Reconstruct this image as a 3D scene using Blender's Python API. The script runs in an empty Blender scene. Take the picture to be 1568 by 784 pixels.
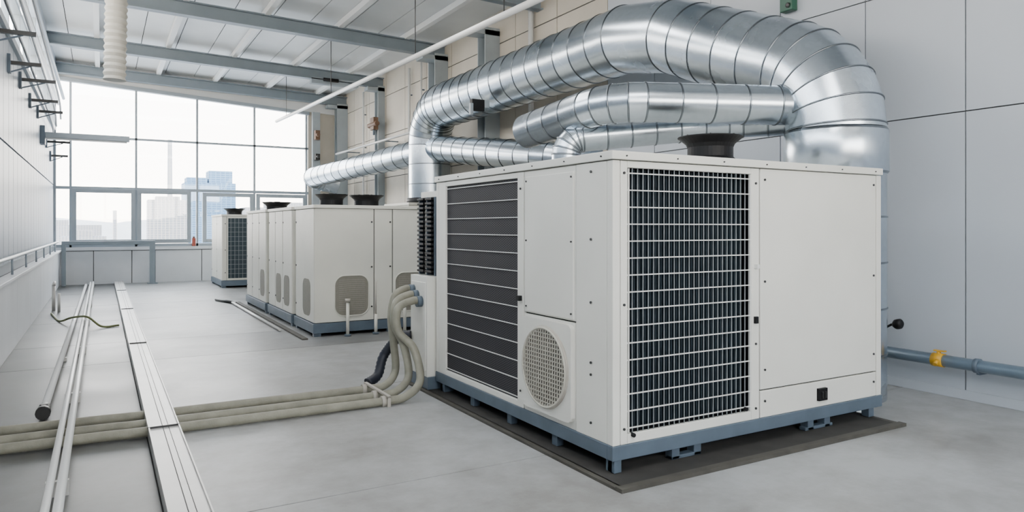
import bpy, bmesh, math, random
from mathutils import Vector, Matrix
random.seed(7)
D=bpy.data; C=bpy.context
col=C.scene.collection

# ------------------------------------------------------------------ materials
def nmat(name, base, rough=0.5, metal=0.0, noise=0.0, nscale=6.0, bump=0.0, bscale=40.0, spec=0.5):
    m=D.materials.new(name); m.use_nodes=True
    nt=m.node_tree; N=nt.nodes; L=nt.links
    b=N['Principled BSDF']
    b.inputs['Base Color'].default_value=(*base,1)
    b.inputs['Roughness'].default_value=rough
    b.inputs['Metallic'].default_value=metal
    b.inputs['Specular IOR Level'].default_value=spec
    tc=N.new('ShaderNodeTexCoord')
    if noise>0:
        n=N.new('ShaderNodeTexNoise'); n.inputs['Scale'].default_value=nscale
        n.inputs['Detail'].default_value=6
        L.new(tc.outputs['Object'],n.inputs['Vector'])
        mr=N.new('ShaderNodeMapRange'); mr.inputs['From Min'].default_value=.3; mr.inputs['From Max'].default_value=.7
        mr.inputs['To Min'].default_value=1-noise; mr.inputs['To Max'].default_value=1+noise*.4
        L.new(n.outputs['Fac'],mr.inputs['Value'])
        mx=N.new('ShaderNodeVectorMath'); mx.operation='SCALE'
        mx.inputs[0].default_value=base
        L.new(mr.outputs['Result'],mx.inputs['Scale'])
        L.new(mx.outputs['Vector'],b.inputs['Base Color'])
    if bump>0:
        n2=N.new('ShaderNodeTexNoise'); n2.inputs['Scale'].default_value=bscale
        L.new(tc.outputs['Object'],n2.inputs['Vector'])
        bp=N.new('ShaderNodeBump'); bp.inputs['Strength'].default_value=bump; bp.inputs['Distance'].default_value=.01
        L.new(n2.outputs['Fac'],bp.inputs['Height']); L.new(bp.outputs['Normal'],b.inputs['Normal'])
    return m

M_panel=nmat('painted_sheet_ivory',(.76,.75,.69),.36,0,.07,1.5)
M_panel2=nmat('painted_sheet_cream',(.68,.665,.59),.42,0,.09,1.5)
M_seam=nmat('seam_dark_grey',(.05,.05,.05),.7)  # dark grey of panel joints, backings and tray lines
M_steel=nmat('blue_grey_steel',(.10,.135,.175),.45,.1,.15,5)
M_beam=nmat('roof_beam_grey',(.19,.23,.265),.45,.1,.08,3)
M_dark=nmat('black_cavity',(.006,.007,.009),.8,spec=.2)
M_fin=nmat('coil_fin_dark',(.024,.040,.052),.5,.2)
M_wire=nmat('guard_wire_white',(.74,.74,.71),.4)
M_wireg=nmat('guard_wire_grey',(.24,.26,.27),.4)
M_beige=nmat('vent_beige',(.42,.39,.34),.6,0,.08,20)
M_ventb=nmat('vent_taupe',(.23,.215,.18),.7,0,.1,30)
M_black=nmat('black_plastic',(.006,.006,.007),.5,spec=.25)
M_screw=nmat('screw_dark',(.06,.06,.06),.4,.8)
M_hose=nmat('hose_sheath',(.27,.26,.205),.55,0,.25,8,.2,60)
M_white=nmat('white_gloss_paint',(.66,.67,.67),.3)
M_alu=nmat('aluminium_tray',(.60,.59,.57),.35,.25,.1,3)
M_rubber=nmat('rubber_blue_black',(.008,.011,.022),.5)
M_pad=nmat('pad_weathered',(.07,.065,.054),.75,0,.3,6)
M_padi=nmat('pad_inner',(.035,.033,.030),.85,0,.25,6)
M_wallc=nmat('wall_cool_panel',(.45,.485,.53),.36,0,.06,.6)
M_wallb=nmat('wall_beige_panel',(.52,.475,.40),.55,0,.2,.8)
M_walll=nmat('wall_left_panel',(.33,.385,.46),.38,0,.08,.8)
M_par=nmat('parapet_panel',(.62,.645,.68),.45,0,.08,1.5)
M_frame=nmat('window_frame_grey',(.27,.31,.345),.4,.1)
M_ceil=nmat('roof_deck_panel',(.64,.66,.67),.4,.0,.08,1.2)
M_purlin=nmat('purlin_light',(.72,.73,.73),.45)
M_brass=nmat('brown_box',(.14,.075,.045),.6)
M_yellow=nmat('valve_yellow',(.62,.33,.01),.4)
M_green=nmat('green_box',(.02,.09,.055),.4)
M_red=nmat('red_box',(.3,.06,.04),.5)
M_pipeg=nmat('pipe_blue_grey',(.17,.23,.29),.35,.3,.1,6)
M_ghose=nmat('hose_olive',(.16,.18,.07),.5)
M_groove=nmat('floor_joint',(.04,.04,.04),.8)

def mesh_mat():
    m=nmat('fine_filter_mesh',(.03,.03,.035),.6,.0)
    nt=m.node_tree;N=nt.nodes;L=nt.links;b=N['Principled BSDF']
    tc=N.new('ShaderNodeTexCoord'); sx=N.new('ShaderNodeSeparateXYZ'); L.new(tc.outputs['Object'],sx.inputs[0])
    outs=[]
    for ax,sc in (('Y',150.0),('Z',330.0)):
        a=N.new('ShaderNodeMath');a.operation='MULTIPLY';a.inputs[1].default_value=sc;L.new(sx.outputs[ax],a.inputs[0])
        s=N.new('ShaderNodeMath');s.operation='SINE';L.new(a.outputs[0],s.inputs[0]);outs.append(s)
    mu=N.new('ShaderNodeMath');mu.operation='MULTIPLY';L.new(outs[0].outputs[0],mu.inputs[0]);L.new(outs[1].outputs[0],mu.inputs[1])
    cr=N.new('ShaderNodeValToRGB');cr.color_ramp.elements[0].position=.0;cr.color_ramp.elements[0].color=(.022,.022,.026,1)
    cr.color_ramp.elements[1].position=.7;cr.color_ramp.elements[1].color=(.085,.08,.082,1)
    L.new(mu.outputs[0],cr.inputs[0]);L.new(cr.outputs[0],b.inputs['Base Color'])
    b.inputs['Specular IOR Level'].default_value=.2
    return m
M_mesh=mesh_mat()

def galv_mat():
    m=D.materials.new('galvanised_duct'); m.use_nodes=True
    nt=m.node_tree;N=nt.nodes;L=nt.links;b=N['Principled BSDF']
    b.inputs['Metallic'].default_value=1.0
    tc=N.new('ShaderNodeTexCoord')
    v=N.new('ShaderNodeTexVoronoi'); v.inputs['Scale'].default_value=26; L.new(tc.outputs['Object'],v.inputs['Vector'])
    n=N.new('ShaderNodeTexNoise'); n.inputs['Scale'].default_value=2.5; n.inputs['Detail'].default_value=3
    L.new(tc.outputs['Object'],n.inputs['Vector'])
    at=N.new('ShaderNodeAttribute'); at.attribute_name='gore'
    sp=N.new('ShaderNodeSeparateColor'); L.new(v.outputs['Color'],sp.inputs[0])
    mr=N.new('ShaderNodeMapRange'); mr.inputs['To Min'].default_value=.95; mr.inputs['To Max'].default_value=1.03
    L.new(sp.outputs[0],mr.inputs['Value'])
    mu=N.new('ShaderNodeMath');mu.operation='MULTIPLY';L.new(mr.outputs[0],mu.inputs[0]);L.new(at.outputs['Fac'],mu.inputs[1])
    sc=N.new('ShaderNodeVectorMath');sc.operation='SCALE';sc.inputs[0].default_value=(.68,.755,.83);L.new(mu.outputs[0],sc.inputs['Scale'])
    L.new(sc.outputs['Vector'],b.inputs['Base Color'])
    r=N.new('ShaderNodeMapRange');r.inputs['To Min'].default_value=.20;r.inputs['To Max'].default_value=.32
    L.new(n.outputs['Fac'],r.inputs['Value']);L.new(r.outputs[0],b.inputs['Roughness'])
    bp=N.new('ShaderNodeBump');bp.inputs['Strength'].default_value=.12;bp.inputs['Distance'].default_value=.02
    n3=N.new('ShaderNodeTexNoise');n3.inputs['Scale'].default_value=1.6;n3.inputs['Detail'].default_value=1;L.new(tc.outputs['Object'],n3.inputs['Vector'])
    L.new(n3.outputs['Fac'],bp.inputs['Height']);L.new(bp.outputs['Normal'],b.inputs['Normal'])
    return m
M_galv=galv_mat()

def floor_mat():
    m=D.materials.new('polished_concrete'); m.use_nodes=True
    nt=m.node_tree;N=nt.nodes;L=nt.links;b=N['Principled BSDF']
    tc=N.new('ShaderNodeTexCoord')
    n=N.new('ShaderNodeTexNoise');n.inputs['Scale'].default_value=.5;n.inputs['Detail'].default_value=7;n.inputs['Roughness'].default_value=.6
    L.new(tc.outputs['Object'],n.inputs['Vector'])
    n2=N.new('ShaderNodeTexNoise');n2.inputs['Scale'].default_value=4.0;n2.inputs['Detail'].default_value=12;n2.inputs['Roughness'].default_value=.72;L.new(tc.outputs['Object'],n2.inputs['Vector'])
    mx=N.new('ShaderNodeMath');mx.operation='MULTIPLY_ADD';mx.inputs[1].default_value=.45;L.new(n2.outputs['Fac'],mx.inputs[0])
    L.new(n.outputs['Fac'],mx.inputs[2])
    cr=N.new('ShaderNodeValToRGB')
    cr.color_ramp.elements[0].position=.56;cr.color_ramp.elements[0].color=(.245,.24,.228,1)
    cr.color_ramp.elements[1].position=.88;cr.color_ramp.elements[1].color=(.40,.41,.415,1)
    L.new(mx.outputs[0],cr.inputs[0])
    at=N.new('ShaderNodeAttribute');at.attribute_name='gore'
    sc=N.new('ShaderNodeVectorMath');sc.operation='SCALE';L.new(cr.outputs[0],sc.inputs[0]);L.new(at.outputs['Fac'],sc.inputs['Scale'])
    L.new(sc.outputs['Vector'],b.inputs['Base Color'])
    r=N.new('ShaderNodeMapRange');r.inputs['From Min'].default_value=.3;r.inputs['From Max'].default_value=.7
    r.inputs['To Min'].default_value=.32;r.inputs['To Max'].default_value=.48
    L.new(n.outputs['Fac'],r.inputs['Value']);L.new(r.outputs[0],b.inputs['Roughness'])
    b.inputs['Specular IOR Level'].default_value=.45
    return m
M_floor=floor_mat()

def glass_mat():
    m=D.materials.new('window_glass');m.use_nodes=True
    nt=m.node_tree;N=nt.nodes;L=nt.links;N.remove(N['Principled BSDF'])
    t=N.new('ShaderNodeBsdfTransparent');g=N.new('ShaderNodeBsdfGlossy');g.inputs['Roughness'].default_value=.02
    mx=N.new('ShaderNodeMixShader');mx.inputs[0].default_value=.05
    L.new(t.outputs[0],mx.inputs[1]);L.new(g.outputs[0],mx.inputs[2]);L.new(mx.outputs[0],N['Material Output'].inputs['Surface'])
    return m
M_glass=glass_mat()

def city_mat(name,wall,win,sc):
    m=nmat(name,wall,.7)
    nt=m.node_tree;N=nt.nodes;L=nt.links;b=N['Principled BSDF']
    tc=N.new('ShaderNodeTexCoord');mp=N.new('ShaderNodeMapping');mp.inputs['Rotation'].default_value=(math.radians(90),0,0)
    L.new(tc.outputs['Object'],mp.inputs['Vector'])
    br=N.new('ShaderNodeTexBrick');br.offset=0;br.inputs['Color1'].default_value=(*win,1);br.inputs['Color2'].default_value=(*[c*1.15 for c in win],1)
    br.inputs['Mortar'].default_value=(*wall,1);br.inputs['Scale'].default_value=sc;br.inputs['Mortar Size'].default_value=.04
    L.new(mp.outputs[0],br.inputs['Vector']);L.new(br.outputs['Color'],b.inputs['Base Color'])
    return m

# ------------------------------------------------------------------ mesh builder
class MB:
    def __init__(s):
        s.bm=bmesh.new(); s.mats=[]; s.lay=s.bm.loops.layers.color.new('gore')
    def mi(s,m):
        if m not in s.mats: s.mats.append(m)
        return s.mats.index(m)
    def face(s,vs,m,smooth=False,g=1.0):
        try: f=s.bm.faces.new(vs)
        except ValueError: return None
        f.material_index=s.mi(m); f.smooth=smooth
        for l in f.loops: l[s.lay]=(g,g,g,1)
        return f
    def box(s,x0,x1,y0,y1,z0,z1,m,g=1.0):
        v=[s.bm.verts.new(p) for p in ((x0,y0,z0),(x1,y0,z0),(x1,y1,z0),(x0,y1,z0),(x0,y0,z1),(x1,y0,z1),(x1,y1,z1),(x0,y1,z1))]
        for q in ((0,3,2,1),(4,5,6,7),(0,1,5,4),(1,2,6,5),(2,3,7,6),(3,0,4,7)): s.face([v[i] for i in q],m,False,g)
        return s
    def hexa(s,pts,m):
        v=[s.bm.verts.new(p) for p in pts]
        for q in ((0,3,2,1),(4,5,6,7),(0,1,5,4),(1,2,6,5),(2,3,7,6),(3,0,4,7)): s.face([v[i] for i in q],m)
    def beam(s,p0,p1,w,h,m):
        p0=Vector(p0);p1=Vector(p1);t=(p1-p0).normalized()
        up=Vector((0,0,1)) if abs(t.z)<.9 else Vector((0,1,0))
        a=t.cross(up).normalized()*w/2;b=a.cross(t).normalized()*h/2
        s.hexa([p0-a-b,p0+a-b,p1+a-b,p1-a-b,p0-a+b,p0+a+b,p1+a+b,p1-a+b],m)
    def frames(s,pts,closed=False):
        n=len(pts);u=None;fr=[]
        for i,p in enumerate(pts):
            if closed: t=(pts[(i+1)%n]-pts[i-1])
            else:
                t1=p-pts[max(i-1,0)];t2=pts[min(i+1,n-1)]-p
                t=(t1.normalized() if t1.length>1e-7 else Vector())+(t2.normalized() if t2.length>1e-7 else Vector())
            t.normalize()
            if u is None:
                h=Vector((0,0,1)) if abs(t.z)<.9 else Vector((1,0,0))
                u=t.cross(h).normalized()
            else: u=(u-t*u.dot(t)).normalized()
            fr.append((t.copy(),u.copy(),t.cross(u)))
        return fr
    def tube(s,pts,r,m,seg=20,caps=True,closed=False,smooth=True,gores=None):
        pts=[Vector(p) for p in pts]; n=len(pts)
        rr=r if isinstance(r,(list,tuple)) else [r]*n
        fr=s.frames(pts,closed);rings=[]
        for i,p in enumerate(pts):
            t,u,w=fr[i]
            rings.append([s.bm.verts.new(p+(u*math.cos(2*math.pi*k/seg)+w*math.sin(2*math.pi*k/seg))*rr[i]) for k in range(seg)])
        for i in range(n if closed else n-1):
            A=rings[i];B=rings[(i+1)%n]; g=gores[i] if gores else 1.0
            for k in range(seg):
                s.face([A[k],A[(k+1)%seg],B[(k+1)%seg],B[k]],m,smooth,g)
        if caps and not closed:
            s.face(list(reversed(rings[0])),m);s.face(rings[-1],m)
        return s
    def cyl(s,p0,p1,r,m,seg=20,smooth=True): return s.tube([p0,p1],r,m,seg,True,False,smooth)
    def prism(s,pts,off,m):
        off=Vector(off);a=[s.bm.verts.new(p) for p in pts];b=[s.bm.verts.new(Vector(p)+off) for p in pts]
        n=len(pts);s.face(list(reversed(a)),m);s.face(b,m)
        for i in range(n): s.face([a[i],a[(i+1)%n],b[(i+1)%n],b[i]],m)
    def obj(s,name,parent=None,bevel=0,seg=2):
        bmesh.ops.recalc_face_normals(s.bm,faces=s.bm.faces)
        me=D.meshes.new(name);s.bm.to_mesh(me);s.bm.free()
        for m in s.mats: me.materials.append(m)
        o=D.objects.new(name,me);col.objects.link(o)
        if bevel:
            md=o.modifiers.new('bevel','BEVEL');md.width=bevel;md.segments=seg;md.limit_method='ANGLE';md.angle_limit=math.radians(50)
        if parent: o.parent=parent
        return o
def empty(name):
    e=D.objects.new(name,None);e.empty_display_size=.1;col.objects.link(e);return e

def fillet(pts,radii,step=.4,gore=math.radians(18)):
    P=[Vector(p) for p in pts];out=[P[0]];cur=P[0]
    def straight(a,b):
        n=max(1,round((b-a).length/step))
        for i in range(1,n+1): out.append(a.lerp(b,i/n))
    for i in range(1,len(P)-1):
        a=(P[i-1]-P[i]).normalized();b=(P[i+1]-P[i]).normalized();ang=math.acos(max(-1,min(1,a.dot(b))))
        R=radii[i-1];tl=R/math.tan(ang/2);s0=P[i]+a*tl;s1=P[i]+b*tl
        straight(cur,s0)
        c=P[i]+(a+b).normalized()*(R/math.sin(ang/2));v0=s0-c;tot=math.pi-ang
        ax=v0.cross(s1-c).normalized();n=max(1,round(tot/gore))
        for k in range(1,n+1):
            out.append(c+Matrix.Rotation(tot*k/n,3,ax)@v0)
        cur=s1
    straight(cur,P[-1]);return out
def duct(mb,gp,r,ridge=.008,seg=48,var=.14,rw=.010):
    fr=mb.frames(gp);n=len(gp)
    def ring(i,rad,off=0):
        t,u,w=fr[i];p=gp[i]+t*off
        return [mb.bm.verts.new(p+(u*math.cos(2*math.pi*k/seg)+w*math.sin(2*math.pi*k/seg))*rad) for k in range(seg)]
    def band(A,B,g,sm=True):
        for k in range(seg): mb.face([A[k],A[(k+1)%seg],B[(k+1)%seg],B[k]],M_galv,sm,g)
    for i in range(n-1):
        band(ring(i,r),ring(i+1,r),1-random.random()*var)
    mb.face(ring(0,r),M_galv);mb.face(ring(n-1,r),M_galv)
    for i in range(1,n-1):
        A=ring(i,r-.002,-rw);B=ring(i,r+ridge,-rw*.5);Cc=ring(i,r+ridge,rw*.5);E=ring(i,r-.002,rw)
        band(A,B,.45);band(Cc,E,.45);band(B,Cc,.65)
def corr(mb,path,r,amp,pitch,m,seg=18,smooth=True):
    P=[Vector(p) for p in path];out=[]
    for i in range(len(P)-1):
        n=max(1,round((P[i+1]-P[i]).length/(pitch/2)))
        for k in range(n): out.append(P[i].lerp(P[i+1],k/n))
    out.append(P[-1]);mb.tube(out,[r+(amp if i%2 else 0) for i in range(len(out))],m,seg,smooth=smooth)
def bez(ctrl,n=12):
    P=[Vector(p) for p in ctrl];P=[2*P[0]-P[1]]+P+[2*P[-1]-P[-2]];o=[]
    for i in range(1,len(P)-2):
        for k in range(n):
            t=k/n;a,b,c,d=P[i-1:i+3]
            o.append(.5*((2*b)+(c-a)*t+(2*a-5*b+4*c-d)*t*t+(3*b-a-3*c+d)*t**3))
    o.append(P[-2]);return o
def rrect(cx,cz,w,h,r,n=6):
    o=[]
    for sx,sz,a0 in ((1,1,0),(-1,1,90),(-1,-1,180),(1,-1,270)):
        for k in range(n+1):
            a=math.radians(a0+90*k/n);o.append((cx+sx*(w/2-r)+r*math.cos(a),cz+sz*(h/2-r)+r*math.sin(a)))
    return o

XW=6.95; XL=-1.15; YE=23.2; YB=-5.0
def roofz(x): return 6.2-(x-XL)*.03

# ------------------------------------------------------------------ floor
mb=MB()
ys=[YB,-1.2,1.5,4.2,6.95,9.6,11.3,14.0,16.8,19.8,YE+.3]
xs=[XL-.4,.30,XW+.1]
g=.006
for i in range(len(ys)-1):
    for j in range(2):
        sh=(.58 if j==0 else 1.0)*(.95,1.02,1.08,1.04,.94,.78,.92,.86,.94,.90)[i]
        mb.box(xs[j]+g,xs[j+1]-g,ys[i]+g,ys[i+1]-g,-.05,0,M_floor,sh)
mb.box(XL-.4,XW+.1,YB,YE+.3,-.15,-.02,M_groove)
mb.obj('floor')

# ------------------------------------------------------------------ right wall
mb=MB()
mb.box(XW+.02,XW+.25,YB,YE+.3,-.1,6.6,M_seam)
edges=[-4.6,-3.5,-2.4,-1.3,-.2,.9,1.95,2.6,3.61,4.61,5.69,6.8,7.9,9.0]
for i in range(len(edges)-1):
    for a,b in ((.0,2.68),(2.68,3.97),(3.97,6.6)):
        mb.box(XW,XW+.05,edges[i]+.006,edges[i+1]-.006,a+.006,b-.006,M_wallc)
mb.box(XW,XW+.05,YB,-4.605,0,6.6,M_wallc)
y=9.0
while y<YE:
    y2=min(y+1.45,YE+.3)
    for a,b in ((0,1.5),(1.5,3.0),(3.0,4.2),(4.2,5.3),(5.3,6.6)):
        mb.box(XW,XW+.05,y+.01,y2-.01,a+.01,b-.01,M_wallb)
    y=y2
mb.obj('wall_right')
mb=MB();mb.box(XW-.02,XW,YB,YE,0,.09,M_wallc);mb.obj('baseboard_right',bevel=.004)

# ------------------------------------------------------------------ front wall (behind the viewpoint) with an unseen ribbon window added to shape the light
mb=MB()
mb.box(XL-.25,XW+.25,YB-.2,YB,-.1,2.1,M_wallc);mb.box(XL-.25,XW+.25,YB-.2,YB,4.4,6.6,M_wallc)
mb.obj('wall_front')
mb=MB()
for i in range(7): x=XL+(XW-XL)*i/6;mb.box(x-.06,x+.06,YB-.12,YB-.04,2.1,4.4,M_frame)
mb.box(XL,XW,YB-.09,YB-.08,2.1,4.4,M_glass);mb.obj('added_ribbon_window')  # added out of view, gives highlight strips on the ducts

# ------------------------------------------------------------------ left wall
mb=MB()
mb.box(XL-.25,XL-.04,YB,YE+.3,-.1,4.3,M_seam)
y=YB
while y<YE:
    y2=min(y+.62,YE+.3);mb.box(XL-.05,XL,y+.016,y2-.016,1.0,2.75,M_walll);mb.box(XL-.05,XL,y+.016,y2-.016,2.78,4.3,M_walll);y=y2
mb.box(XL-.1,XL+.05,YB,YE,4.26,4.36,M_frame)
mb.box(XL-.1,XL+.04,YB,YE,4.95,5.02,M_frame)
mb.box(XL-.1,XL+.06,YB,YE,5.7,6.4,M_walll)
mb.box(XL-.02,XL+.03,YB,YE,.97,1.10,M_beam)
y=YB
while y<YE: mb.box(XL-.06,XL+.03,y,y+.06,4.36,5.7,M_frame);y+=1.55
mb.obj('wall_left')
mb=MB();mb.box(XL-.03,XL-.02,YB,YE,4.36,5.7,M_glass);mb.obj('window_1')
mb=MB()
y=YB
while y<YE-.15:
    y2=min(y+2.1,YE-.13);mb.box(XL+.04,-1.0,y+.008,y2-.008,0.001,.91,M_par);y=y2
mb.box(XL+.04,-1.006,YB,YE-.13,0.001,.93,M_seam)
mb.box(XL+.04,-.95,YB,YE-.13,.93,.97,M_par)
mb.obj('parapet_left',bevel=.004)
mb=MB();mb.cyl((-1.03,YB,1.2),(-1.03,YE-.15,1.2),.026,M_frame,12)
y=YB+.5
while y<YE-.2: mb.cyl((-1.03,y,.97),(-1.03,y,1.2),.014,M_frame,8);y+=2.0
mb.obj('guard_rail')

# ------------------------------------------------------------------ end wall
mx=[-.75,.86,2.48,4.12,5.72]
mb=MB()
mb.box(XL-.2,XW+.2,YE-.02,YE+.2,-.1,.98,M_seam)
for a,b in ((XL,-.2),(-.2,.75),(.75,1.35),(1.35,2.6),(2.6,4.0),(4.0,5.5),(5.5,XW)):
    mb.box(a+.01,b-.01,YE-.06,YE,0,.93,M_par)
mb.box(XL,XW,YE-.12,YE+.1,.95,1.04,M_par)
mb.box(5.78,XW+.2,YE-.02,YE+.2,.98,6.4,M_wallb)
mb.hexa([(XL-.2,YE-.05,5.72),(XW+.2,YE-.05,5.25),(XW+.2,YE+.15,5.25),(XL-.2,YE+.15,5.72),
         (XL-.2,YE-.05,6.4),(XW+.2,YE-.05,6.4),(XW+.2,YE+.15,6.4),(XL-.2,YE+.15,6.4)],M_ceil)
mb.obj('wall_back')
mb=MB()
for x in mx: mb.box(x-.028,x+.028,YE-.03,YE+.07,1.0,5.7,M_frame)
mb.box(XL-.02,XL+.06,YE-.03,YE+.07,1.0,5.8,M_frame)
mb.box(XL,5.78,YE-.03,YE+.07,4.11,4.165,M_frame)
mb.box(XL,5.78,YE-.04,YE+.07,2.66,2.74,M_frame)
mb.box(XL,5.78,YE-.03,YE+.07,1.04,1.12,M_frame)
mb.hexa([(XL,YE-.1,5.66),(5.8,YE-.1,5.22),(5.8,YE+.08,5.22),(XL,YE+.08,5.66),(XL,YE-.1,5.76),(5.8,YE-.1,5.32),(5.8,YE+.08,5.32),(XL,YE+.08,5.76)],M_frame)
mb.box(XL,5.78,YE+.02,YE+.03,1.0,5.3,M_glass)
mb.obj('window_2')
def sash(x0,x1,z0,z1,name):
    mb=MB();w=.11;y0=YE-.12;y1=YE-.045
    mb.box(x0,x0+w,y0,y1,z0,z1,M_frame);mb.box(x1-w,x1,y0,y1,z0,z1,M_frame)
    mb.box(x0+w,x1-w,y0,y1,z1-w,z1,M_frame);mb.box(x0+w,x1-w,y0,y1,z0,z0+w,M_frame)
    mb.box(x0+w,x1-w,y0+.04,y0+.05,z0+w,z1-w,M_glass)
    mb.obj(name,bevel=.006)
sash(-.72,.84,1.14,2.68,'window_3');sash(.88,2.3,1.14,2.68,'window_4');sash(2.62,4.08,1.14,2.64,'window_5');sash(4.16,5.7,1.14,2.64,'window_6')
mb=MB();mb.box(-.94,1.32,YE-.62,YE-.5,1.12,1.22,M_beam);mb.box(1.18,1.32,YE-.62,YE-.5,0,1.12,M_beam);mb.box(1.12,1.38,YE-.66,YE-.46,0,.02,M_beam)
mb.box(-.94,-.84,YE-.62,YE-.5,0,1.12,M_beam)
mb.obj('steel_frame_barrier',bevel=.008)
mb=MB();mb.box(2.33,2.43,YE-.115,YE-.045,1.04,1.28,M_red);mb.cyl((2.38,YE-.08,1.28),(2.38,YE-.08,1.33),.03,M_brass);mb.obj('red_alarm_box',bevel=.01)

# ------------------------------------------------------------------ ceiling
mb=MB()
def slab(x0,x1,y0,y1,dz,th,m):
    a,b=roofz(x0)+dz,roofz(x1)+dz
    mb.hexa([(x0,y0,a),(x1,y0,b),(x1,y1,b),(x0,y1,a),(x0,y0,a+th),(x1,y0,b+th),(x1,y1,b+th),(x0,y1,a+th)],m)
slab(XL-.3,XW+.3,YB,YE+.4,.03,.15,M_seam)
x=XL-.3
while x<XW+.2:
    x2=x+.765;y=YB
    while y<YE+.3:
        slab(x+.009,x2-.009,y+.009,min(y+4.2,YE+.4)-.009,0,.05,M_ceil);y+=4.2
    x=x2
mb.obj('ceiling')
mb=MB()
for y in (2.6,6.8,11.0,15.2,19.4,22.9):
    for (dz0,h,w) in ((-.40,.025,.2),(-.14,.025,.2),(-.40,.28,.03)):
        a,b=roofz(XL)+dz0,roofz(XW)+dz0
        mb.hexa([(XL,y-w/2,a),(XW,y-w/2,b),(XW,y+w/2,b),(XL,y+w/2,a),(XL,y-w/2,a+h),(XW,y-w/2,b+h),(XW,y+w/2,b+h),(XL,y+w/2,a+h)],M_beam)
mb.obj('roof_beams')
mb=MB()
for x in (-.1,1.42,2.94,4.46,5.98):
    z=roofz(x);mb.box(x-.055,x+.055,YB,YE-.1,z-.13,z-.005,M_purlin)
mb.obj('roof_purlins')
M_colm=nmat('column_grey',(.30,.34,.365),.45,.1,.08,3)
def column(name,y,w=.4,x0=6.62,m=M_colm):
    mb=MB();mb.box(x0,XW,y-w/2,y-w/2+.03,0,5.6,m);mb.box(x0,XW,y+w/2-.03,y+w/2,0,5.6,m);mb.box((x0+XW)/2-.02,(x0+XW)/2+.02,y-w/2+.03,y+w/2-.03,0,5.6,m)
    mb.box(x0-.05,XW,y-w/2-.05,y+w/2+.05,0,.03,m);mb.box(x0-.3,XW,y-w/2,y+w/2,5.45,5.55,m)
    return mb.obj(name)
column('steel_column',15.2);column('steel_column.001',19.4,.3,6.75);column('steel_column.002',12.7,.34);column('steel_column.003',22.9,.3,6.6)
mb=MB();mb.box(5.86,6.1,22.93,23.07,0,5.3,M_colm);mb.box(5.8,6.16,22.88,23.07,0,.03,M_colm);mb.obj('end_post')
mb=MB();mb.box(4.9,6.2,19.3,19.5,5.50,5.66,M_frame);mb.cyl((5.2,19.2,5.6),(5.6,19.2,5.6),.05,M_black,12);mb.obj('beam_end_bracket')

# ------------------------------------------------------------------ main unit
X0,X1,Y0,Y1=2.82,5.64,3.60,6.36
def screws(mb,pts,axis,r=.009):
    for p in pts:
        p=Vector(p);q=p+Vector(axis)*.008;mb.cyl(p,q,r,M_screw,8)
U=empty('air_conditioning_unit')
mb=MB()
t=.03
for (a,b) in ((X0,Y0),(X1-.06,Y0),(X0,Y1-.06),(X1-.06,Y1-.06)): mb.box(a,a+.06,b,b+.06,.2,2.03,M_panel)
mb.box(X0,X0+t,Y0+.064,4.006,.2,2.03,M_panel)
mb.box(X0+.004,X0+t,4.014,4.70,.95,2.03,M_panel)
mb.box(X0-.008,X0+.01,4.03,4.67,.96,1.985,M_panel)
mb.box(X0+.004,X0+t,4.014,4.70,.2,.94,M_panel)
mb.box(X0,X0+t,4.706,4.80,.2,2.03,M_panel)
mb.box(X0,X0+t,4.80,6.14,1.985,2.03,M_panel);mb.box(X0,X0+t,4.80,6.14,.2,.25,M_panel)
mb.box(X0,X0+t,6.14,6.30,.2,2.03,M_panel)
mb.box(2.884,2.94,Y0,Y0+t,.2,2.03,M_panel)
mb.box(2.94,4.085,Y0,Y0+t,1.985,2.03,M_panel);mb.box(2.94,4.085,Y0,Y0+t,.2,.265,M_panel)
mb.box(4.085,4.17,Y0,Y0+t,.2,2.03,M_panel)
mb.box(4.184,5.575,Y0+.004,Y0+t,.406,2.03,M_panel);mb.box(4.184,5.575,Y0+.004,Y0+t,.2,.397,M_panel)
mb.box(X1-t,X1,Y0+.064,Y1-.064,.2,2.03,M_panel);mb.box(X0+.064,X1-.064,Y1-t,Y1,.2,2.03,M_panel)
mb.box(X0-.015,X1+.005,Y0-.015,Y1+.015,2.035,2.09,M_panel)
mb.box(X0+.25,X1-.25,Y0+.25,Y1-.25,2.09,2.10,M_panel)
mb.obj('casing',U,bevel=.005)
mb=MB();mb.box(X0+.04,X1-.04,Y0+.16,Y1-.04,.2,2.03,M_dark)  # solid black core paints the interior shade behind the grilles
mb.box(X0+.035,X0+.06,Y0+.03,Y0+.3,.2,2.03,M_dark);mb.box(4.14,X1-.04,Y0+.035,Y0+.17,.2,2.03,M_dark);mb.box(X0+.04,2.935,Y0+.035,Y0+.17,.2,2.03,M_dark)
mb.obj('inner_shade_block',U)
mb=MB();x=2.945
while x<4.08:
    mb.box(x,x+.006,Y0+.085,Y0+.16,.265,1.985,M_fin);x+=.0235
mb.obj('coil_fins',U)
mb=MB()
n=25
for i in range(n+1):
    x=2.945+(4.08-2.945)*i/n;mb.box(x-.0026,x+.0026,Y0+.012,Y0+.018,.265,1.985,M_wireg)
nh=15
for i in range(nh+1):
    z=.30+(1.95-.30)*i/nh;mb.box(2.935,4.09,Y0+.002,Y0+.010,z-.0036,z+.0036,M_wire)
for x in (2.950,4.075): mb.box(x-.004,x+.004,Y0-.002,Y0+.014,.27,1.98,M_wire)
mb.obj('coil_guard_grille',U)
mb=MB();mb.box(X0+.018,X0+.028,4.80,6.14,.25,1.985,M_mesh)
n=12
for i in range(n+1):
    z=.27+(1.96-.27)*i/n;mb.box(X0+.006,X0+.012,4.79,6.15,z-.0032,z+.0032,M_wire)
mb.obj('intake_filter_mesh',U)
mb=MB();cy,cz,R=4.352,.585,.285
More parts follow.
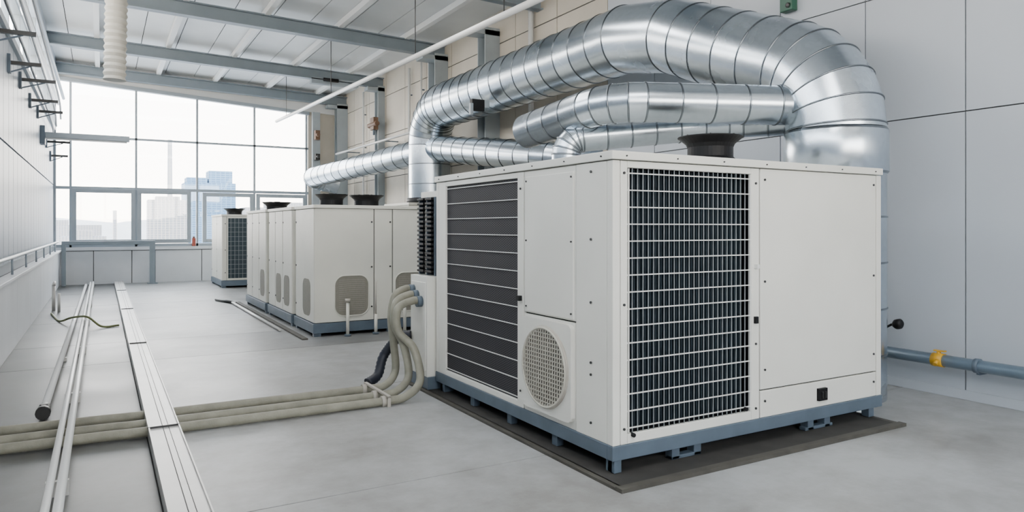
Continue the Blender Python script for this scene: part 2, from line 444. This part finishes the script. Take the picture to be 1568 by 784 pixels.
pl=[(X0-.03,a,b) for a,b in rrect(cy,cz,.655,.68,.05)]
mb.prism(pl,(.035,0,0),M_panel)
ring=[(X0-.034,cy+R*math.cos(2*math.pi*k/48),cz+R*math.sin(2*math.pi*k/48)) for k in range(48)]
mb.tube(ring,.016,M_beige,10,closed=True)
mb.prism([(X0-.036,cy+(R-.01)*math.cos(2*math.pi*k/48),cz+(R-.01)*math.sin(2*math.pi*k/48)) for k in range(48)],(.01,0,0),nmat('fan_recess',(.09,.085,.07),.7))
M_lat=nmat('lattice_beige',(.50,.48,.41),.5)
s=.031;k=-9
while k<=9:
    a=k*s;h=math.sqrt(max(0,R*R-a*a))
    if h>0:
        mb.box(X0-.052,X0-.044,cy+a-.0035,cy+a+.0035,cz-h,cz+h,M_lat);mb.box(X0-.052,X0-.044,cy-h,cy+h,cz+a-.0035,cz+a+.0035,M_lat)
    k+=1
mb.tube([(X0-.05,p[1],p[2]) for p in ring],.008,M_lat,8,closed=True)
mb.obj('side_fan_grille',U)
mb=MB()
screws(mb,[(X0,3.83,z) for z in (1.97,1.52,1.1,.7,.62,.3)],(-1,0,0))
screws(mb,[(X0-.008,4.05,z) for z in (1.0,1.5,1.95)]+[(X0-.008,4.65,z) for z in (1.0,1.5,1.95)],(-1,0,0),.007)
screws(mb,[(X0,4.75,z) for z in (.33,1.9)],(-1,0,0))
screws(mb,[(4.13,Y0,z) for z in (.28,.75,1.92)]+[(x,Y0+.004,z) for x in (4.23,5.54) for z in (.32,.55,1.2,1.95)]+[(2.91,Y0,z) for z in (.3,1.1,1.95)],(0,-1,0))
mb.box(X0-.03,X0,4.73,4.77,1.03,1.07,M_black);mb.box(4.11,4.14,Y0-.02,Y0,.9,.95,M_black);mb.box(4.115,4.14,Y0-.03,Y0,1.3,1.33,M_wire)
mb.box(4.82,4.92,Y0-.02,Y0+.004,.25,.345,M_black);mb.box(4.845,4.865,Y0-.03,Y0-.02,.27,.32,M_screw);mb.box(4.88,4.90,Y0-.03,Y0-.02,.27,.32,M_screw)
mb.cyl((2.98,Y0-.02,.255),(2.98,Y0+.01,.255),.014,M_black,10);mb.cyl((4.02,Y0-.02,.29),(4.02,Y0+.01,.29),.014,M_black,10)
mb.box(X1,X1+.02,Y0+.03,Y0+.06,1.75,1.79,M_screw);mb.box(X1,X1+.02,Y0+.03,Y0+.06,1.3,1.34,M_screw)
n=7
for i in range(n): screws(mb,[(X0+.1+i*(X1-X0-.2)/(n-1),Y0-.015,2.06)],(0,-1,0),.005);screws(mb,[(X0-.015,Y0+.1+i*(Y1-Y0-.2)/(n-1),2.06)],(-1,0,0),.005)
mb.obj('screws_and_switches',U)
mb=MB()
e=.006
mb.box(X0-e,X1+e,Y0-e,Y0+.05,.105,.20,M_steel);mb.box(X0-e,X1+e,Y1-.05,Y1+e,.105,.20,M_steel)
mb.box(X0-e,X0+.05,Y0+.05,Y1-.05,.105,.20,M_steel);mb.box(X1-.05,X1+e,Y0+.05,Y1-.05,.105,.20,M_steel)
for i in range(5):
    y=Y0+.01+i*(Y1-Y0-.12)/4
    mb.box(X0+.02,X0+.08,y,y+.07,.02,.105,M_steel)
for x in (X0+.02,3.35,3.55,4.75,4.95,X1-.12):
    mb.box(x,x+.07,Y0+.03,Y0+.1,.02,.105,M_steel)
    mb.box(x,x+.1,Y1-.15,Y1-.05,.02,.105,M_steel)
mb.box(3.35,3.62,Y0+.03,Y0+.09,.02,.045,M_steel);mb.box(4.72,5.05,Y0+.03,Y0+.09,.02,.045,M_steel)
mb.box(X0+.12,X1-.12,Y0+.14,Y1-.12,.04,.2,M_dark)  # black block stands in for the shade beneath the unit
mb.obj('base_frame',U,bevel=.005)
mb=MB()
mb.box(2.74,3.6,6.40,6.82,.14,1.12,M_panel);mb.box(2.90,3.6,6.40,6.80,1.12,1.9,M_dark)
mb.box(2.86,3.6,6.37,6.84,1.9,1.96,M_panel);mb.box(2.74,3.6,6.38,6.84,.02,.14,M_steel)
mb.box(2.732,2.75,6.43,6.79,.2,1.06,M_panel)
z=1.15
while z<1.88:
    mb.box(2.80,2.90,6.44,6.60,z,z+.022,M_black);mb.box(2.80,2.90,6.64,6.80,z,z+.022,M_black);z+=.045
for y in (6.42,6.61,6.81): mb.box(2.83,2.9,y,y+.02,1.12,1.9,M_steel)
mb.obj('service_box',U,bevel=.004)
def fan(mb,x,y,z,r):
    mb.tube([(x,y,z),(x,y,z+.05),(x,y,z+.09),(x,y,z+.17),(x,y,z+.20),(x,y,z+.25),(x,y,z+.25)],[r*.98,r*.98,r*.8,r*.8,r*.86,r*1.12,r*1.12],M_black,36,caps=True,smooth=False)
    for q in (1.12,.9,.68,.45,.22):
        mb.tube([(x+r*q*math.cos(2*math.pi*k/32),y+r*q*math.sin(2*math.pi*k/32),z+.255) for k in range(32)],.007,M_black,6,closed=True)
    for k in range(8):
        a=math.pi*k/4;mb.cyl((x,y,z+.26),(x+r*1.12*math.cos(a),y+r*1.12*math.sin(a),z+.26),.006,M_black,6)
    mb.cyl((x,y,z+.25),(x,y,z+.275),r*.2,M_black,16)
mb=MB();fan(mb,4.45,4.36,2.10,.235);mb.obj('top_fan',U)
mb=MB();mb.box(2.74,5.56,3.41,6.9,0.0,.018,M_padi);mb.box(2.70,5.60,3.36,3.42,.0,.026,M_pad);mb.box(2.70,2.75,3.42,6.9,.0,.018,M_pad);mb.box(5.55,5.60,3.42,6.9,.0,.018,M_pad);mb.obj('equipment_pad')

# ------------------------------------------------------------------ duct A (big overhead)
A=empty('spiral_duct')
mb=MB();gp=fillet([(6.10,14.1,2.1),(6.10,14.1,4.1),(6.10,7.0,4.12),(6.10,4.36,3.05),(6.10,4.36,0.0)],[.75,2.4,.75],.40,math.radians(15))
duct(mb,gp,.445,seg=64);mb.obj('duct_run',A)
mb=MB();mb.tube([(6.10,4.36,2.1),(6.10,4.36,2.12),(6.10,4.36,2.50),(6.10,4.36,2.53)],[.45,.465,.465,.45],M_galv,56,gores=[.6,.95,.6])
mb.tube([(6.10,14.1,2.1),(6.10,14.1,2.22)],[.49,.49],M_black,40)
mb.obj('duct_collar',A)
mb=MB();gp=fillet([(6.4,22.1,2.9),(5.55,22.1,3.12),(6.08,14.3,3.25)],[.4],.55,math.radians(22));duct(mb,gp,.29,seg=40)
gp=fillet([(6.1,13.9,3.28),(6.1,9.4,2.70),(6.75,8.9,2.60)],[.5],.5,math.radians(22));duct(mb,gp,.26,seg=40)
mb.obj('wall_branch',A)
B=empty('branch_duct')
mb=MB();gp=fillet([(4.15,6.85,2.68),(4.2,5.4,2.80),(5.95,4.55,2.78)],[.55],.3,math.radians(15))
duct(mb,gp,.19,.007,seg=36,var=.2)
gp=fillet([(4.1,6.0,2.10),(4.1,6.0,2.5),(5.6,5.15,2.66),(5.95,4.7,2.66)],[.18,.4],.24);duct(mb,gp,.145,.007,seg=32)
mb.tube([(4.1,6.0,2.10),(4.1,6.0,2.13)],.19,M_galv,28)
mb.obj('branch_run',B)

mb=MB();mb.box(5.43,5.67,10.75,10.85,3.58,3.78,M_black);mb.box(5.38,5.44,10.72,10.78,3.5,3.7,M_frame);mb.box(5.67,5.77,10.76,10.84,3.64,3.78,M_frame);mb.obj('duct_sensor_box',bevel=.01)
mb=MB();mb.box(6.6,6.74,19.2,19.5,4.35,4.7,M_brass);mb.cyl((6.64,19.0,4.5),(6.64,19.7,4.5),.07,M_brass,14);mb.cyl((6.64,19.3,4.2),(6.64,19.3,4.35),.03,M_steel,10);mb.obj('wall_junction_box',bevel=.01)
mb=MB();mb.box(5.9,6.05,22.75,22.93,4.4,4.7,M_brass);mb.cyl((5.97,22.65,4.55),(5.97,22.93,4.55),.06,M_brass,14);mb.obj('wall_junction_box.001',bevel=.01)
mb=MB();mb.box(5.9,6.05,22.75,22.93,3.75,3.95,M_screw);mb.cyl((5.97,22.65,3.85),(5.97,22.93,3.85),.05,M_screw,14);mb.obj('wall_junction_box.002',bevel=.01)
mb=MB();mb.box(XW-.1,XW,5.45,5.62,4.1,4.3,M_green);mb.cyl((XW-.12,5.5,4.16),(XW-.1,5.5,4.16),.03,M_screw,10);mb.cyl((XW-.05,5.53,4.3),(XW-.05,5.53,6),.012,M_screw,8);mb.obj('wall_isolator_switch',bevel=.01)

# ------------------------------------------------------------------ pipes
mb=MB();mb.cyl((4.5,21.8,4.75),(4.5,6.0,4.28),.045,M_white,14)
for y in (20.5,16.0,11.0,8.0):
    z=4.28+(y-6)/(15.8)*.47;mb.cyl((4.5,y,z),(4.5,y,6.0),.008,M_screw,6)
mb.obj('overhead_conduit')
mb=MB();mb.cyl((6.52,22.6,3.95),(6.52,14.9,3.9),.03,M_white,10)
for y in (21.5,18.2,15.2): mb.box(6.52,6.62 if y<16 else XW,y,y+.03,3.90,3.93,M_steel)
mb.obj('conduit_pipe')
for k,(y,r) in enumerate(((17.2,.035),(11.2,.05),(20.9,.03),(16.4,.025))):
    mb=MB();mb.cyl((6.87,y,0.3),(6.87,y,5.7),r,M_white,12)
    for z in (1,2.5,4,5): mb.box(6.87,XW,y-.02,y+.02,z,z+.03,M_steel)
    mb.obj('conduit_pipe.%03d'%(k+1))
mb=MB();mb.cyl((6.78,YB,.36),(6.78,8.0,.36),.055,M_pipeg,20)
for y in (.5,2.0,3.4,5.0,6.5):
    mb.box(6.78,XW,y,y+.03,.28,.31,M_steel);mb.tube([(6.78,y,.36),(6.78,y+.04,.36)],.066,M_steel,16)
yv=3.76
mb.cyl((6.78,yv+.05,.36),(6.78,yv-.05,.36),.064,M_yellow,16);mb.cyl((6.78,yv,.36),(6.78,yv,.45),.018,M_yellow,10);mb.box(6.76,6.80,yv-.06,yv+.04,.44,.452,M_yellow);mb.cyl((6.72,yv-.02,.36),(6.68,yv-.02,.33),.02,M_yellow,10)
mb.obj('wall_gas_pipe')
mb=MB();mb.tube(bez([(XW-.02,4.75,.5),(XW-.12,4.45,.52),(XW-.2,4.2,.64)]),.012,M_black,8);mb.tube([(XW-.2,4.17,.64),(XW-.21,4.14,.65),(XW-.22,4.10,.66),(XW-.22,4.08,.66)],[.03,.05,.05,.03],M_black,20);mb.obj('wall_knob_valve')

# hoses from unit to floor trunk
mb=MB()
for i,(yy,oy,zz) in enumerate(((6.62,6.72,.97),(6.32,6.62,.92),(6.08,6.52,.87))):
    p=bez([(2.72,oy,zz),(2.64,oy,zz+.01),(2.52-.02*i,oy-.02,zz-.06),(2.47,oy-.06,zz-.27),(2.50+.03*i,(oy+yy)/2,.45),(2.52+.02*i,yy+.06,.18),(2.40,yy+.01,.06),(2.2,yy,.042),(1.6,yy,.042),(.62,yy,.042),(.2,yy,.042),(-.05,yy+.02,.042),(-.96,yy+.03,.042)],14)
    mb.tube(p,.038,M_hose,18)
    mb.cyl((2.68,oy,zz),(2.731,oy,zz),.054,M_steel,18)
mb.box(2.2,2.23,6.02,6.68,.084,.10,M_beige);mb.box(2.2,2.23,6.02,6.035,0,.09,M_beige);mb.box(2.2,2.23,6.665,6.68,0,.09,M_beige)
for yy in (6.62,6.32,6.08): mb.cyl((2.16,yy,.042),(2.2,yy,.042),.05,M_beige,16)
mb.obj('insulated_hoses')
mb=MB();corr(mb,bez([(2.73,6.78,.5),(2.62,6.85,.48),(2.48,6.9,.3),(2.40,6.85,.12),(2.28,6.8,.06)],10),.045,.006,.03,M_rubber,16);mb.obj('flexible_drain_hose')

mb=MB();mb.box(.31,.51,YB,22.9,0.0,.08,M_alu)
mb.box(.303,.312,YB,22.9,0,.092,M_alu);mb.box(.508,.517,YB,22.9,0,.092,M_alu);mb.box(.40,.404,YB,22.9,.08,.083,M_seam)
mb.box(.44,.443,YB,22.9,.08,.083,M_seam)
for y in (1.5,6.0,10.5,15,19.5): mb.box(.30,.52,y,y+.006,.08,.094,M_seam)
mb.obj('floor_cable_tray')
mb=MB();mb.cyl((-.20,YB,.115),(-.20,22.3,.115),.026,M_white,14);mb.cyl((-.26,YB,.11),(-.26,22.3,.11),.022,M_white,14)
for y in (1,3,5,7.6,10.5,13.5,16.5,19.5,22): mb.box(-.29,-.17,y,y+.04,0,.09,M_alu)
mb.obj('floor_conduit_pair')
mb=MB();mb.cyl((-.42,7.2,.07),(-.36,22.0,.07),.032,M_white,14);mb.cyl((-.42,7.05,.07),(-.42,7.22,.07),.045,M_screw,14);mb.cyl((-.42,6.98,.07),(-.42,7.05,.07),.055,M_screw,14);mb.cyl((-.42,7.12,.0),(-.42,7.12,.12),.03,M_screw,12)
mb.box(-.44,-.36,10,10.04,0,.045,M_alu);mb.box(-.44,-.36,16,16.04,0,.045,M_alu)
mb.obj('floor_drain_pipe')
mb=MB();mb.tube(bez([(-.8,15.5,.02),(-.62,14.2,.02),(-.42,13.6,.13),(-.2,13.2,.17),(.0,13.0,.03),(.24,13.1,.02)]),.017,M_ghose,10);mb.obj('garden_hose')
mb=MB();mb.cyl((-.8,16.2,.0),(-.8,16.2,.5),.03,M_alu,12);mb.tube([(-.8,16.2,.5),(-.78,16.1,.55),(-.78,16.0,.5)],.025,M_alu,10);mb.cyl((-.7,15.9,0),(-.7,15.9,.35),.025,M_alu,10);mb.obj('floor_standpipe')

# ------------------------------------------------------------------ row of units in back
def unit_row(name,x0,x1,y0,y1,h,fans,front_seams=(),side_seams=(),vents_f=(),vents_s=(),grille=None):
    E=empty(name);mb=MB()
    mb.box(x0+.02,x1-.02,y0+.02,y1-.02,.16,h-.05,M_seam)
    xs=[x0]+list(front_seams)+[x1]
    for a,b in zip(xs[:-1],xs[1:]):
        if grille and grille==(a,b): continue
        mb.box(a+.007,b-.007,y0,y0+.025,.2,h-.055,M_panel2)
    ys=[y0]+list(side_seams)+[y1]
    for a,b in zip(ys[:-1],ys[1:]):
        mb.box(x0,x0+.025,a+(.03 if a==y0 else .014),b-.014,.2,h-.055,M_panel2)
    mb.box(x1-.025,x1,y0+.03,y1,.2,h-.055,M_panel2);mb.box(x0+.03,x1-.03,y1-.025,y1,.2,h-.055,M_panel2)
    mb.box(x0-.015,x1+.015,y0-.015,y1+.015,h-.05,h,M_panel2)
    mb.obj('casing',E,bevel=.005)
    mb=MB()
    mb.box(x0-.02,x1+.02,y0-.02,y0+.05,.05,.19,M_steel);mb.box(x0-.02,x1+.02,y1-.05,y1+.02,.05,.19,M_steel);mb.box(x0-.02,x0+.05,y0+.05,y1-.05,.05,.19,M_steel);mb.box(x1-.05,x1+.02,y0+.05,y1-.05,.05,.19,M_steel)
    for x in (x0,(x0+x1)/2,x1-.1):
        for y in (y0,y1-.1): mb.box(x,x+.1,y,y+.1,0,.05,M_steel)
    mb.box(x0+.05,x1-.05,y0+.05,y1-.05,.06,.17,M_dark)  # black filler as painted shade below the casing
    mb.obj('base_frame',E,bevel=.004)
    mb=MB()
    for (cx,cz,w,hh) in vents_f: 
        mb.prism([(a,y0-.004,b) for a,b in rrect(cx,cz,w,hh,min(w,hh)*.28)],(0,.012,0),M_ventb)
        P=rrect(cx,cz,w,hh,min(w,hh)*.28);mb.tube([(a,y0-.004,b) for a,b in P],.008,M_panel2,6,closed=True)
        z=cz-hh*.36
        while z<cz+hh*.4: mb.box(cx-w*.38,cx+w*.38,y0-.008,y0-.002,z,z+.003,M_beige);z+=.03
    for (cy,cz,w,hh) in vents_s: mb.prism([(x0-.004,a,b) for a,b in rrect(cy,cz,w,hh,min(w,hh)*.28)],(.012,0,0),M_ventb)
    for x in xs[1:]:
        for z in (.4,1.0,h-.25): screws(mb,[(x-.04,y0,z)],(0,-1,0),.014)
    for y in ys[1:]:
        for z in (.4,1.0,h-.25): screws(mb,[(x0,y-.05,z)],(-1,0,0),.014)
    if grille:
        a,b=grille
        mb.box(a+.03,b-.03,y0-.002,y0+.02,.25,h-.1,M_fin)
        mb.box(a,a+.03,y0-.005,y0+.02,.2,h-.055,M_panel2);mb.box(b-.03,b,y0-.005,y0+.02,.2,h-.055,M_panel2);mb.box(a+.03,b-.03,y0-.005,y0+.02,.2,.25,M_panel2);mb.box(a+.03,b-.03,y0-.005,y0+.02,h-.1,h-.055,M_panel2)
        for i in range(1,13): z=.25+(h-.35)*i/13;mb.box(a+.03,b-.03,y0-.015,y0-.007,z-.004,z+.004,M_wireg)
        for i in range(1,9): x=a+(b-a)*i/9;mb.box(x-.004,x+.004,y0-.01,y0-.002,.25,h-.1,M_wireg)
    mb.obj('vents_and_screws',E)
    mb=MB()
    for (x,y,r) in fans: fan(mb,x,y,h-.08,r)
    if fans: mb.obj('top_fans',E)
    return E
unit_row('air_conditioning_unit.001',2.68,4.9,10.4,11.55,1.93,[(3.1,11.0,.22),(3.68,11.05,.24)],(3.586,3.88),(),[(3.24,.58,.52,.6),(4.17,.6,.5,.6)],[(10.85,.55,.45,.55)])
unit_row('air_conditioning_unit.002',2.66,4.6,11.7,13.55,1.93,[],(3.6,),(12.4,13.0),[],[(12.1,.55,.4,.5),(12.72,.55,.4,.5)])
unit_row('air_conditioning_unit.003',2.64,4.6,13.7,15.7,1.93,[(3.1,15.0,.25)],(3.6,),(14.4,15.1),[],[(14.05,.55,.4,.5)])
unit_row('air_conditioning_unit.004',2.74,4.3,20.0,22.0,1.94,[(3.2,21.0,.25)],(2.86,3.75),(21.0,),[],[],grille=(2.86,3.75))
unit_row('air_conditioning_unit.005',5.35,6.55,13.4,14.8,2.1,[],(5.95,),(14.1,))
mb=MB()
for x in (3.13,3.56):
    mb.cyl((x,10.25,0),(x,10.25,.5 if x<3.3 else .3),.025,M_panel2,12);mb.tube([(x,10.25,.5 if x<3.3 else .3),(x,10.25,.55 if x<3.3 else .8)],[.04,.04] if x<3.3 else [.01,.01],M_beige,12);mb.cyl((x,10.25,0),(x,10.25,.03),.05,M_steel,12)
mb.cyl((4.0,10.2,0),(4.0,10.2,.6),.025,M_panel2,12);mb.tube([(4.0,10.2,.6),(4.04,10.2,.68),(4.12,10.22,.7)],.02,M_beige,10)
mb.obj('drain_standpipes')
mb=MB()
mb.box(2.46,2.54,10.2,16.0,0,.02,M_pad);mb.cyl((2.36,11.2,.03),(2.36,15.8,.03),.02,M_alu,10);mb.cyl((2.36,15.8,.03),(2.15,16.6,.03),.03,M_screw,10)
mb.obj('floor_drain_channel')

# ------------------------------------------------------------------ hanging flexible duct (top-left)
mb=MB();corr(mb,[(.22,12.5,6.12),(.20,12.5,5.3),(.17,12.5,3.86)],.140,.022,.10,nmat('flex_duct_cream',(.54,.51,.44),.6),28,False);mb.obj('flexible_duct')
mb=MB()
for i,(y,z,l) in enumerate(((10.5,3.95,.45),(12.2,3.9,.4),(13.8,3.95,.5),(15.6,3.9,.45),(17.4,3.95,.45),(20,3.6,.5),(21.5,3.4,.4))):
    mb.box(XL,XL+l,y,y+.06,z,z+.05,M_screw);mb.box(XL,XL+.04,y-.04,y+.1,z-.12,z+.14,M_steel);mb.beam((XL,y+.03,z-.12),(XL+l*.7,y+.03,z),.02,.02,M_steel)
mb.obj('wall_brackets')
mb=MB()
for x,z,r in ((-.95,4.55,.022),(-.85,4.75,.022),(-1.0,4.2,.02)):
    mb.tube(bez([(x,YB+.1,z+.5),(x,4,z+.35),(x+.02,9,z+.1),(x,14,z+.02),(x-.03,20,z-.1),(x-.1,22.5,z-.25)]),r,M_screw,8)
mb.cyl((-.9,YB+.1,5.1),(-.9,22.8,5.1),.04,M_pipeg,12);mb.cyl((-1.02,YB+.1,4.95),(-1.02,22.8,4.95),.05,M_white,12)
mb.obj('wall_cables')
mb=MB();mb.box(-1.06,.55,18.4,18.56,3.55,3.67,M_frame);mb.box(-1.05,.5,18.42,18.54,3.52,3.55,M_white);mb.box(XL+.002,-1.06,18.3,18.66,3.4,3.8,M_steel);mb.obj('linear_light_fixture',bevel=.006)

# ------------------------------------------------------------------ city outside, distance haze put into the pale tones
M_c1=city_mat('city_facade_pale',(.44,.41,.38),(.14,.16,.19),.35)
M_c2=city_mat('city_facade_blue',(.13,.23,.35),(.055,.12,.21),.2)
M_gr=nmat('city_ground',(.36,.38,.40),.9,0,.1,.02)
def bld(name,cx,cy,w,dp,top,m,steps=()):
    mb=MB();mb.box(cx-w/2,cx+w/2,cy-dp/2,cy+dp/2,-40,top,m)
    for (a,b,z) in steps: mb.box(cx+a*w,cx+b*w,cy-dp/3,cy+dp/3,top,top+z,m)
    mb.obj(name)
bld('apartment_block',24,333,15,12,13,M_c1,((-.3,.3,1.5),))
bld('glass_office_tower',52,432,26,20,26,M_c2,((-.45,-.05,3.0),(-.02,.45,7.0)))
bld('city_block',95,400,60,20,12,M_c1,((-.3,.1,3),(.2,.4,2)))
bld('city_block.001',150,460,50,30,14,M_c1,((-.4,-.1,4),))
bld('city_block.002',50,300,22,16,4,M_c1,((-.2,.2,2),))
bld('city_block.003',-30,520,60,20,3,M_c1,((-.3,.2,3),))
bld('city_block.004',-8,420,20,20,-3,M_c1,((-.3,.2,3),))
mb=MB();mb.tube([(30,400,-40),(30,400,46)],[1.6,1.0],M_c1,12);mb.obj('chimney_stack')
mb=MB();mb.tube([(5,360,-40),(5,360,9)],[1.0,.8],M_c1,12);mb.obj('chimney_stack.001')
mb=MB();mb.box(-1500,1800,30,2500,-42,-40,M_gr);mb.obj('city_ground')
mb=MB()
for cx,cy,r,h in ((-100,1500,300,20),(200,1600,400,26),(500,1600,300,20),(800,1700,500,30)):
    mb.tube([(cx,cy,-42),(cx,cy,-20),(cx,cy,h*.5),(cx,cy,h)],[r,r*.8,r*.4,r*.05],M_gr,24)
mb.obj('distant_hills')

# ------------------------------------------------------------------ light
w=D.worlds.new('sky');C.scene.world=w;w.use_nodes=True
N=w.node_tree.nodes;L=w.node_tree.links;bg=N['Background']
tc=N.new('ShaderNodeTexCoord');sp=N.new('ShaderNodeSeparateXYZ');L.new(tc.outputs['Generated'],sp.inputs[0])
cr=N.new('ShaderNodeValToRGB');cr.color_ramp.elements[0].position=0;cr.color_ramp.elements[0].color=(1,.92,.81,1)
cr.color_ramp.elements[1].position=.4;cr.color_ramp.elements[1].color=(.88,.94,1,1)
L.new(sp.outputs['Z'],cr.inputs[0]);L.new(cr.outputs[0],bg.inputs['Color']);bg.inputs['Strength'].default_value=14
def area(name,loc,rot,sx,sy,e,c=(1,1,1)):
    l=D.lights.new(name,'AREA');l.shape='RECTANGLE';l.size=sx;l.size_y=sy;l.energy=e;l.color=c
    o=D.objects.new(name,l);o.location=loc;o.rotation_euler=rot;col.objects.link(o);return o
area('ceiling_fill_light',(2.2,1.5,5.6),(0,0,0),3.0,1.2,110,(1,.98,.95))  # fill lamps added under the roof, no fixtures modelled
area('ceiling_fill_light.001',(2.5,8.9,5.6),(0,0,0),3.5,1.2,130,(1,.98,.95))
area('ceiling_fill_light.002',(2.5,17.3,5.6),(0,0,0),3.5,1.2,120,(1,.98,.95))

cam=D.cameras.new('camera');co=D.objects.new('camera',cam);col.objects.link(co)
co.location=(0,0,1.6);co.rotation_euler=(math.radians(90),0,math.radians(-30))
cam.sensor_width=36;cam.lens=24.98;cam.shift_y=-44/1568;cam.clip_end=5000
C.scene.camera=co
